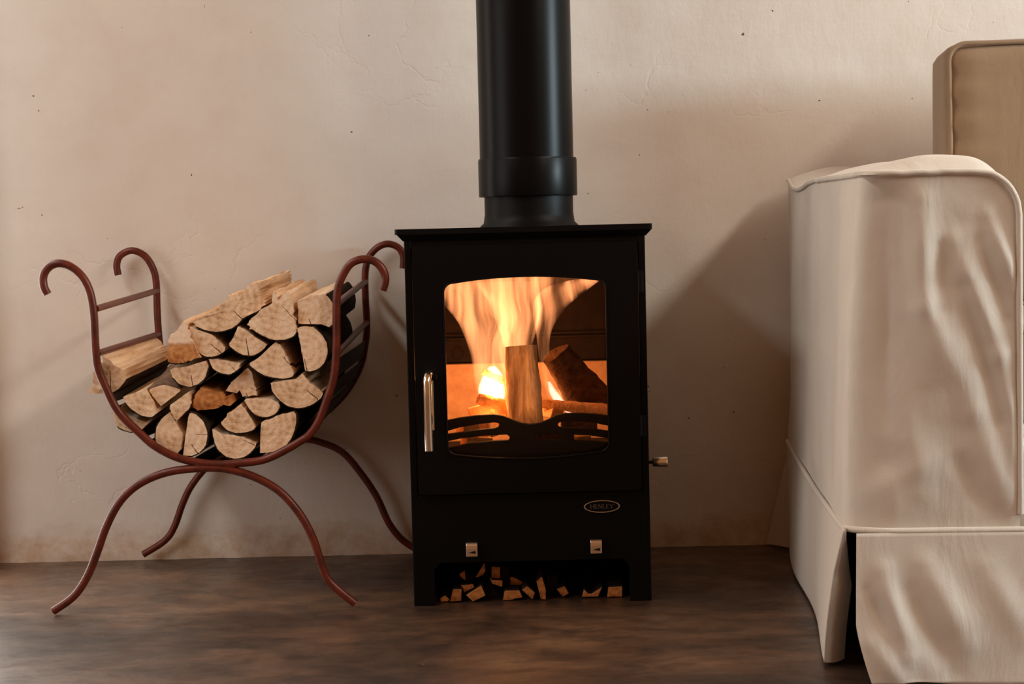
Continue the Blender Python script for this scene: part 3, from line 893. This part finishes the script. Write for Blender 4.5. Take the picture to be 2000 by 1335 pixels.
def build_log(i, spec):
    px, (b0, b1), pith, fy, cm, rag, label = spec
    pts = [at(x, y, fy) for x, y in px]
    # consistent orientation (clockwise in photo -> fine)
    cx = sum(p.x for p in pts) / len(pts); cz = sum(p.z for p in pts) / len(pts)
    for p in pts:
        p.x = cx + (p.x - cx) * .985; p.z = cz + (p.z - cz) * .985
    ol, idx = resample_outline(pts, 5, rag, i)
    # round the bark side a little
    sm = list(ol)
    for it in range(2):
        sm = [sm[k] if idx[k] not in range(b0, b1) and idx[k - 1] not in range(b0, b1) else (sm[k - 1] + sm[k] * 2 + sm[(k + 1) % len(sm)]) / 4 for k in range(len(sm))]
    ol = sm
    L = random.uniform(.395, .425) - fy * .5
    seg = 9
    dx, dz = TILT.get(i, (random.uniform(-.004, .004), random.uniform(.008, .014)))
    org = at(pith[0], pith[1], fy)
    n = len(ol)
    wood = [M_WOOD, M_WOODH, M_WOODO, M_WOOD][cm]
    split = M_WOOD if cm in (0, 1, 3) else M_WOODO
    V = []; Fc = []; fm = []
    isb = [b0 <= idx[k] < b1 for k in range(n)]
    for s in range(seg + 1):
        t = s / seg
        for k, p in enumerate(ol):
            nz = .0016 * rag * fbm((p.x * 60, t * (1.5 + rag), p.y * 60), 1.0, 3)
            jag = (.0014 if rag < 2 else .0028) * rag * (fbm((p.x * 240 + i * 9, 0, p.y * 240), 1.0, 3)) if not isb[k] else .0006 * fbm((p.x * 300, 0, p.y * 300), 1, 2)
            rad = Vector((p.x - cx, p.y - cz)); rl = max(rad.length, 1e-6); rad /= rl
            off = (nz if not isb[k] else nz * .4) * min(1, t * 4) + jag
            ye = fy + L * t
            if s == 0: ye += .0012 * fbm((p.x * 70, i, p.y * 70), 1, 2)
            V.append((p.x + rad.x * off + dx * t, ye, p.y + rad.y * off + dz * t))
    for s in range(seg):
        for k in range(n):
            a = s * n + k; b = s * n + (k + 1) % n
            Fc.append((a, b, b + n, a + n)); fm.append(1)
    # end caps as fans with an inner ring for slight saw unevenness
    for s, yy in ((0, fy), (seg, fy + L)):
        base = s * n; ring = len(V)
        for k in range(n):
            v = Vector(V[base + k]); c = Vector((cx + dx * (s > 0), yy, cz + dz * (s > 0)))
            q = v.lerp(c, .5); q.y = yy + .0012 * fbm((q.x * 70, i, q.z * 70), 1, 2); V.append(tuple(q))
        ci = len(V); V.append((cx + dx * (s > 0), yy, cz + dz * (s > 0)))
        for k in range(n):
            k2 = (k + 1) % n
            Fc.append((base + k, base + k2, ring + k2, ring + k)); fm.append(0)
            Fc.append((ring + k, ring + k2, ci)); fm.append(0)
    o = mesh('split_log', V, Fc, [wood, split], None, org, True, fm)
    fix_normals(o); o.data.set_sharp_from_angle(angle=math.radians(40))
    tag(o, label, 'log', LG)
    # bark: a thin rough shell along the round side
    ks = [k for k in range(n) if isb[k]]
    if ks:
        ks = ks + [(ks[-1] + 1) % n]
        m = len(ks); BV = []; BF = []
        for s in range(seg + 1):
            t = s / seg
            for j, k in enumerate(ks):
                v = Vector(V[s * n + k])
                a = Vector(V[s * n + k - 1]); b = Vector(V[s * n + (k + 1) % n]); tg = (b - a); nn = Vector((tg.z, 0, -tg.x))
                if nn.length > 0: nn.normalize()
                c = Vector((cx, v.y, cz))
                if nn.dot(v - c) < 0: nn = -nn
                th = (.0021 if cm != 3 else .003) * (1 + .5 * fbm((v.x * 200, v.y * 40, v.z * 200), 1, 2))
                yo = .0012 + .001 * fbm((v.x * 150, 0, v.z * 150), 1, 2) if s == 0 else 0
                BV.append(tuple(v - nn * .001 + Vector((0, yo, 0)))); BV.append(tuple(v + nn * max(th, .0006) + Vector((0, yo, 0))))
        w = 2 * m
        for s in range(seg):
            for j in range(m - 1):
                a = s * w + 2 * j
                BF.append((a + 1, a + 3, a + w + 3, a + w + 1)); BF.append((a, a + w, a + w + 2, a + 2))
            a = s * w; BF.append((a, a + 1, a + w + 1, a + w)); a = s * w + 2 * (m - 1); BF.append((a, a + w, a + w + 1, a + 1))
        for j in range(m - 1):
            a = 2 * j; BF.append((a, a + 2, a + 3, a + 1)); a += seg * w; BF.append((a, a + 1, a + 3, a + 2))
        bo = mesh('bark', BV, BF, M_BARKB if cm == 3 else M_BARK, o, org, True)
        fix_normals(bo); bo.data.set_sharp_from_angle(angle=math.radians(50))


for i, s in enumerate(LOGS): build_log(i, s)

# ------------------------------------------------------------------ kindling under the stove
KG = 'kindling in the log store'
KP = lambda L: [(860 + x / 5.263, 1080 + y / 5.263) for x, y in L]
KIND = [([(95, 500), (135, 375), (215, 370), (215, 490)], .020, 0), ([(265, 430), (420, 335), (465, 440), (335, 522)], .018, 0),
        ([(205, 330), (335, 320), (345, 350), (240, 405), (235, 370)], .030, 0), ([(190, 215), (245, 180), (265, 285), (215, 250)], .040, 0),
        ([(355, 260), (460, 90), (468, 190), (430, 225)], .040, 0), ([(530, 140), (615, 140), (615, 262), (525, 250)], .050, 0),
        ([(510, 245), (530, 272), (635, 277), (635, 350), (530, 312)], .036, 0), ([(720, 240), (760, 250), (845, 300), (830, 330), (720, 325)], .060, 0),
        ([(640, 500), (660, 385), (820, 385), (840, 455), (760, 470), (745, 500)], .024, 0), ([(835, 375), (900, 335), (970, 400), (945, 500)], .020, 0),
        ([(985, 290), (1045, 240), (1085, 370), (1080, 490), (1025, 490)], .022, 0), ([(1200, 370), (1280, 335), (1325, 410), (1260, 460)], .035, 0),
        ([(1460, 490), (1480, 365), (1520, 410), (1560, 420), (1660, 350), (1620, 490)], .030, 0), ([(1725, 345), (1865, 345), (1870, 458), (1790, 440), (1715, 460)], .030, 1),
        ([(1090, 230), (1180, 215), (1230, 330), (1190, 440), (1095, 470)], .075, 2), ([(250, 190), (350, 240), (345, 300), (270, 300)], .070, 2), ([(470, 330), (520, 330), (600, 400), (640, 500), (480, 510)], .060, 2),
        ([(620, 120), (720, 140), (720, 330), (640, 360), (620, 260)], .075, 2), ([(0, 470), (50, 430), (90, 470), (80, 510), (0, 505)], .024, 1)]
KLAB = {2: 'kindling stick lying across the top of the square-ended one', 3: 'small triangular kindling tip perched above the diamond-ended stick', 4: 'slanting wedge of kindling with a needle point',
        6: 'blunt kindling stick directly beneath the tall square-ended one', 7: 'small dim kindling stick behind the wide notched one', 11: 'small diamond-ended kindling stick just past the narrow leaning one',
        18: 'faint kindling end at the foot of the stove leg', 14: 'dark bark-covered stick behind the narrow leaning kindling', 15: 'dark bark-covered stick between the triangular tip and the slanting wedge',
        16: 'dark bark-covered stick on the floor under the tall kindling', 17: 'dark bark-covered stick upright beside the tall square-ended kindling', 0: 'square-ended orange kindling stick lying on the store floor', 1: 'largest diamond-ended kindling stick in the log store', 5: 'tall square-ended kindling stick standing above the heap',
        10: 'long narrow kindling stick leaning upright in the log store', 12: 'kindling stick with a forked splintered end', 13: 'dim notched kindling stick at the end of the heap',
        8: 'wide kindling stick with a notched end flat on the store floor', 9: 'pointed kindling stick leaning between the wide and the narrow one'}
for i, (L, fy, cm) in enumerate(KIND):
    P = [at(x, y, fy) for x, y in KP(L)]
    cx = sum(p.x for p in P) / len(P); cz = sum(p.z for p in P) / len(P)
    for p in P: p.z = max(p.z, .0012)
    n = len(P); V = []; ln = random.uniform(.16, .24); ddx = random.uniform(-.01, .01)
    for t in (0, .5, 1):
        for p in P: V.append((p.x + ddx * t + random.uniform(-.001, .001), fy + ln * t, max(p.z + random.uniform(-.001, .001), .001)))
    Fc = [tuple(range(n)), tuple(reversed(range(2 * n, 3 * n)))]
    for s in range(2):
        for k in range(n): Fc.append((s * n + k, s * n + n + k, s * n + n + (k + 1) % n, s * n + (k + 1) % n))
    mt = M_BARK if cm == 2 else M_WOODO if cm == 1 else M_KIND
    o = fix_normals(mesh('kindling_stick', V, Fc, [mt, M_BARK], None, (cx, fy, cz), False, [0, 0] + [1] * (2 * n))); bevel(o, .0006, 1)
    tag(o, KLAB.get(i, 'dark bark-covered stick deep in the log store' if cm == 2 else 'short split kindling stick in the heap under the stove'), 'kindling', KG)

# ------------------------------------------------------------------ the sofa
SOFA_ROT = -0.063
S0 = Vector((.470, -.555, 0))
sofa = thing('sofa', S0, 'beige slipcovered sofa with piped square arm and pleated skirt', 'sofa')
sofa.rotation_euler = (0, 0, SOFA_ROT)
ARM_W, ARM_D, Z_W, Z_T = .207, .965, .213, .690


def sl(px, py):
    """front plane of the arm: pixel to local x, z"""
    p = at(px, py, S0.y); return (p.x - S0.x, p.z)


def seg_dist(x, z, a, b):
    ax, az = a; bx, bz = b; dx, dz = bx - ax, bz - az
    t = max(0, min(1, ((x - ax) * dx + (z - az) * dz) / (dx * dx + dz * dz)))
    return math.hypot(x - ax - dx * t, z - az - dz * t), t


FOLDS = [((1795, 385), (1800, 600), .016, .009), ((1800, 600), (1830, 780), .020, .004), ((1860, 470), (1945, 690), .013, .008), ((1945, 690), (1996, 940), .012, .006),
         ((1810, 600), (1900, 800), .018, .007), ((1900, 800), (1975, 1010), .016, .006), ((1728, 370), (1730, 900), .028, -.020), ((1925, 420), (1980, 560), .009, .006),
         ((1740, 700), (1800, 960), .016, .004), ((1700, 960), (1850, 880), .014, .003), ((1880, 560), (1950, 820), .010, -.006), ((1835, 480), (1835, 600), .010, -.005), ((1910, 470), (1960, 620), .007, -.005),
         ((1850, 870), (1930, 1010), .012, -.004)]
FOLDS = [(sl(*a), sl(*b), w * 1.2, m * 1.0) for a, b, w, m in FOLDS]
SFOLDS = [((1720, 1110), (1765, 1270), .013, .007), ((1765, 1150), (1850, 1300), .014, -.006), ((1800, 1090), (1880, 1240), .016, .006), ((1700, 1250), (1760, 1330), .012, .005), ((1920, 1100), (1990, 1230), .016, .005), ((1690, 1150), (1740, 1240), .01, -.005)]
SFOLDS = [(sl(*a), sl(*b), w * 1.1, m * 1.05) for a, b, w, m in SFOLDS]


def fold_disp(x, z, folds):
    s = 0
    for a, b, w, m in folds:
        d, t = seg_dist(x, z, a, b); s += m * math.exp(-(d / w) ** 2) * (.35 + .65 * math.sin(math.pi * min(max(t, .08), .92)))
    return s


def grid_faces(nu, nv, off=0):
    return [(off + j * (nu + 1) + i, off + j * (nu + 1) + i + 1, off + (j + 1) * (nu + 1) + i + 1, off + (j + 1) * (nu + 1) + i) for j in range(nv) for i in range(nu)]


def arm_path(n_side=70, n_c=14, n_front=80, r=.045):
    pts = []
    for i in range(n_side): pts.append((0.0, ARM_D + (r - ARM_D) * i / n_side, -1, 0))
    for i in range(n_c):
        a = math.pi / 2 * i / n_c; pts.append((r - r * math.cos(a), r - r * math.sin(a), -math.cos(a), -math.sin(a)))
    for i in range(n_front + 1): pts.append((r + (ARM_W - r) * i / n_front, 0.0, 0, -1))
    return pts


PATH = arm_path()


def arm_top(x, y):
    z = Z_T + .010 * min(1, max(0, y / ARM_D)) - .012 * math.exp(-((y - .78) / .14) ** 2)
    if y > .88: z += .010 * (y - .88) / .085
    r = .058
    if x > ARM_W - r: z = z - r + math.sqrt(max(0, r * r - (x - (ARM_W - r)) ** 2))
    return z


def sofa_arm():
    nv = 90; V = []
    top = []
    for j in range(nv + 1):
        t = j / nv
        for (x, y, nx, ny) in PATH:
            zt = arm_top(x, y); z = Z_W + (zt - Z_W) * t
            fr = max(0, -ny); fr = fr * fr * (3 - 2 * fr)
            d = fold_disp(x, z, FOLDS) * fr if fr > 0 else 0
            # slack of the cover on the outer side: long soft upright pleats
            sd = 1 - fr
            d += sd * (.0035 * math.sin(y * 17 + 2.0 * z + 2.2 * fbm((y * 2, z * 1.2, 1), 1, 2)) * (.35 + .65 * math.sin(math.pi * t)) + .007 * fbm((y * 4, z * 1.5, 4), 1, 2))
            d += .002 * fbm((x * 9, y * 9, z * 9), 1, 3)
            flare = (.008 + .017 * max(0, 1 - y / ARM_D)) * (1 - t) ** 1.3
            edge = min(1, (1 - t) * 14) * min(1, t * 10 + .15)
            d = d * edge + flare * sd
            if ny < -.5: d *= min(1, (ARM_W - x) / .012 + .1)
            V.append((x + nx * d, y + ny * d, z))
            if j == nv: top.append(Vector((x, y, zt)))
    nu = len(PATH) - 1
    o = mesh('arm_cover', V, grid_faces(nu, nv), M_COVER, sofa, smooth=True, local=True)
    # top boxing and inner side of the arm
    prof = []
    for i in range(41): prof.append(('t', ARM_W * i / 40))
    for i in range(1, 15): prof.append(('s', i / 14))
    ny = 60; V2 = []
    for j in range(ny + 1):
        y = ARM_D * (j / ny) ** 1.4
        for k, v in prof:
            if k == 't':
                x = v; z = arm_top(x, y)
                cr_ = .024 * min(1, y / .035) * math.sin(math.pi * min(1, x / (ARM_W * 1.02))) ** .7
                cr_ += .004 * fbm((x * 10, y * 6, 2), 1, 2) * min(1, y / .05)
                z += cr_ if x < ARM_W else 0
            else:
                x = ARM_W; zt = arm_top(ARM_W, y); z = zt + (Z_W - .05 - zt) * v
            V2.append((x, y, z))
    mesh('arm_top', V2, grid_faces(len(prof) - 1, ny), M_COVER, sofa, smooth=True, local=True)
    # back end of the arm
    bk = [(0, ARM_D, Z_W), (0, ARM_D, arm_top(0, ARM_D)), (ARM_W * .5, ARM_D, arm_top(.1, ARM_D) + .02), (ARM_W, ARM_D, arm_top(ARM_W, ARM_D)), (ARM_W, ARM_D, Z_W)]
    mesh('arm_back', bk, [(0, 1, 2, 3, 4)], M_COVER, sofa, local=True)
    # piping
    W = [p + Vector((-.001 if p.y > .03 else 0, -.001, .001 + .0015 * fbm((p.x * 30, p.y * 20, 3), 1, 2))) for p in top]
    W += [Vector((ARM_W, -.001, z)) for z in [arm_top(ARM_W, 0) - .02 * k for k in range(1, 21)]]
    tube('piping', W, .0042, M_COVER, sofa, 8, local=True)
    low = []
    for (x, y, nx, ny) in PATH:
        low.append(Vector((x + nx * (.008 + .017 * max(0, 1 - y / ARM_D)), y + ny * .005, Z_W - .0075 * math.sin(min(1, y / ARM_D) * math.pi) - .002)))
    low += [Vector((ARM_W + .02 * k, -.004, Z_W - .002 - .004 * min(1, k / 4))) for k in range(1, 76)]
    tube('skirt_piping', low, .0048, M_COVER, sofa, 8, local=True)


sofa_arm()


def sofa_skirt():
    # front panel
    nu, nv = 150, 40; V = []
    x1 = 1.72
    for j in range(nv + 1):
        t = j / nv; z = Z_W - .004 - (Z_W - .011) * t
        for i in range(nu + 1):
            u = (i / nu) ** 1.6; x = (-.012 - .006 * t + .022 * max(0, (t - .6) / .4) ** 1.3) * (1 - u) + x1 * u
            d = fold_disp(x, z, SFOLDS) * min(1, t * 5) + .004 * fbm((x * 6, t * 2, 0), 1, 2) * t
            zz = z + (.008 * (fbm((x * 8, 5, 0), 1, 2)) if t == 1 else 0)
            V.append((x, -.006 - .022 * t - d, max(zz, .004)))
    o = mesh('skirt_panel', V, grid_faces(nu, nv), M_COVER, sofa, smooth=True, local=True)
    s = o.modifiers.new('thick', 'SOLIDIFY'); s.thickness = .003
    # side panel, its front edge standing open at the pleat
    nu, nv = 70, 34; V = []
    for j in range(nv + 1):
        t = j / nv; z = Z_W - .001 - (Z_W - .007) * t
        yf = .004 + .050 * min(1, t / .35) + .045 * max(0, (t - .35) / .65) ** 1.2
        zs = -.004
        for i in range(nu + 1):
            u = i / nu; y = yf + (ARM_D - yf) * u
            x = -.008 - .018 * max(0, 1 - y / ARM_D) - .014 * math.sin(t * math.pi * .55) * (1 - u) - .006 * t * math.sin(y * 9 + 1)
            zz = max(.004, z - .0075 * math.sin(u * math.pi) * (1 - t))
            V.append((x, y, zz))
        # hem turned inwards
    o = mesh('skirt_panel', V, grid_faces(nu, nv), M_COVER, sofa, smooth=True, local=True)
    s = o.modifiers.new('thick', 'SOLIDIFY'); s.thickness = .003; s.offset = 0
    V = []; m = 6
    for j in range(nv + 1):
        t = j / nv; z = Z_W - .001 - (Z_W - .007) * t
        yf = .004 + .050 * min(1, t / .35) + .045 * max(0, (t - .35) / .65) ** 1.2
        x0 = -.008 - .018 * max(0, 1 - yf / ARM_D) - .014 * math.sin(t * math.pi * .55) - .006 * t * math.sin(yf * 9 + 1)
        wd = .004 + .026 * min(1, t / .45)
        for i in range(m + 1):
            u = i / m; V.append((x0 + wd * u, yf - .004 * math.sin(u * math.pi) + .02 * u * u, max(z, .004)))
    o = mesh('pleat_flap', V, grid_faces(m, nv), M_COVER, sofa, smooth=True, local=True)
    # back corner flap
    V = []
    for j in range(11):
        t = j / 10; z = Z_W - .02 - (Z_W - .026) * t
        for i in range(7):
            u = i / 6; V.append((-.008 + .012 * t * 0 - .040 * t * u, ARM_D - .002 + .045 * u * t, z))
    mesh('pleat_flap', V, grid_faces(6, 10), M_COVER, sofa, smooth=True, local=True)
    # dark frame behind the skirt
    box('under_frame', (.034, 1.70), (.05, ARM_D - .02), (.03, Z_W + .02), M_UNDER, sofa, .004, local=True)


sofa_skirt()


def puff_box(name, x, y, z, mat, parent, puff=.012, r=.03, n=22, wr=0.0, seed=0):
    """cushion with soft crowned faces"""
    cx, cy, cz = (x[0] + x[1]) / 2, (y[0] + y[1]) / 2, (z[0] + z[1]) / 2
    hx, hy, hz = (x[1] - x[0]) / 2, (y[1] - y[0]) / 2, (z[1] - z[0]) / 2
    bm = bmesh.new(); bmesh.ops.create_cube(bm, size=2.0)
    bmesh.ops.subdivide_edges(bm, edges=bm.edges, cuts=n, use_grid_fill=True)
    for v in bm.verts:
        p = v.co.copy()
        q = Vector((p.x * hx, p.y * hy, p.z * hz))
        inn = Vector((max(-hx + r, min(hx - r, q.x)), max(-hy + r, min(hy - r, q.y)), max(-hz + r, min(hz - r, q.z))))
        d = q - inn
        if d.length > 1e-6: q = inn + d.normalized() * r
        fx, fy_, fz = 1 - p.x ** 2, 1 - p.y ** 2, 1 - p.z ** 2
        if abs(p.y) > .99: q.y += math.copysign(puff * fx ** .5 * fz ** .5, p.y)
        if abs(p.z) > .99: q.z += math.copysign(puff * .7 * fx ** .5 * fy_ ** .5, p.z)
        if abs(p.x) > .99: q.x += math.copysign(puff * .5 * fz ** .5 * fy_ ** .5, p.x)
        if wr:
            e = math.exp(-((p.x + .93) / .12) ** 2)
            q.y += wr * e * math.sin(p.z * 26 + seed) * (abs(p.y) > .9)
            q += Vector((0, 1, 0)) * (.005 * fbm((q.x * 5 + seed, q.z * 5, 0), 1, 3))
        v.co = Vector((cx, cy, cz)) + q
    me = bpy.data.meshes.new(name); bm.to_mesh(me); bm.free()
    for p_ in me.polygons: p_.use_smooth = True
    me.materials.append(mat)
    o = bpy.data.objects.new(name, me)
    return o


def sofa_body():
    box('seat_deck', (ARM_W + .002, 1.505), (.12, ARM_D - .1), (Z_W, .335), M_COVER, sofa, .01, local=True)
    box('front_rail', (ARM_W + .002, 1.505), (.012, .12), (Z_W - .03, .320), M_COVER, sofa, .01, local=True)
    o = puff_box('back_rest', (.215, 1.497), (.845, ARM_D), (Z_W + .02, .735), M_COVER, sofa, .004, .03, 10)
    place(o, None, (0, 0, 0)); o.parent = sofa
    # far arm, plain mirror of the near one
    for ch in list(sofa.children):
        if ch.name.split('.')[0] in ('arm_cover', 'arm_top', 'arm_back', 'piping'):
            c = ch.copy(); COL.objects.link(c); c.parent = sofa
            c.location = (1.712, 0, 0); c.scale = (-1, 1, 1)


sofa_body()


def cushion(name, x, y, z, lean, label, cat, mat, seed, puff=.014, pipe_r=.0042, wr=.0055):
    base = Vector((0, 0, 0))
    root = puff_box(name, (x[0] - x[0], x[1] - x[0]), (0, y[1] - y[0]), (0, z[1] - z[0]), mat, None, puff, .022, 24, wr, seed)
    COL.objects.link(root)
    loc = Matrix.Rotation(SOFA_ROT, 3, 'Z') @ Vector((x[0], y[0], z[0])) + S0
    root.location = loc; root.rotation_euler = (lean, 0, SOFA_ROT)
    tag(root, label, cat)
    W, D, H = x[1] - x[0], y[1] - y[0], z[1] - z[0]
    WORLD_LOC[root.name] = loc
    r = .03
    if H > D:   # piping round the front face
        P = rrect(.003, W - .003, .003, H - .003, r, 6)
        path = [Vector((p[0], .001, p[1])) for p in P]
    else:
        P = rrect(.003, W - .003, .003, D - .003, r, 6); path = [Vector((p[0], p[1], H - .008)) for p in P]
    path.append(path[0])
    V, Fc = tube_geo(path, pipe_r, 8)
    me = bpy.data.meshes.new('piping'); me.from_pydata([tuple(v) for v in V], [], Fc); me.materials.append(mat)
    for p_ in me.polygons: p_.use_smooth = True
    po = bpy.data.objects.new('piping', me); COL.objects.link(po); po.parent = root
    return root


cushion('back_cushion', (.252, .900), (.695, .842), (.475, .935), -.06, 'tan piped back cushion resting above the beige sofa arm', 'cushion', M_CUSH, 1)
cushion('back_cushion', (.905, 1.490), (.695, .842), (.475, .935), -.06, 'tan piped back cushion next to the far arm of sofa', 'cushion', M_CUSH, 4)
cushion('seat_cushion', (.212, .855), (.14, .70), (.338, .475), 0, 'tan piped seat cushion just inside the near sofa arm', 'cushion', M_CUSH, 2, .006, .0045, 0)
cushion('seat_cushion', (.860, 1.500), (.14, .70), (.338, .475), 0, 'tan piped seat cushion next to the far arm of sofa', 'cushion', M_CUSH, 3, .006, .0045, 0)
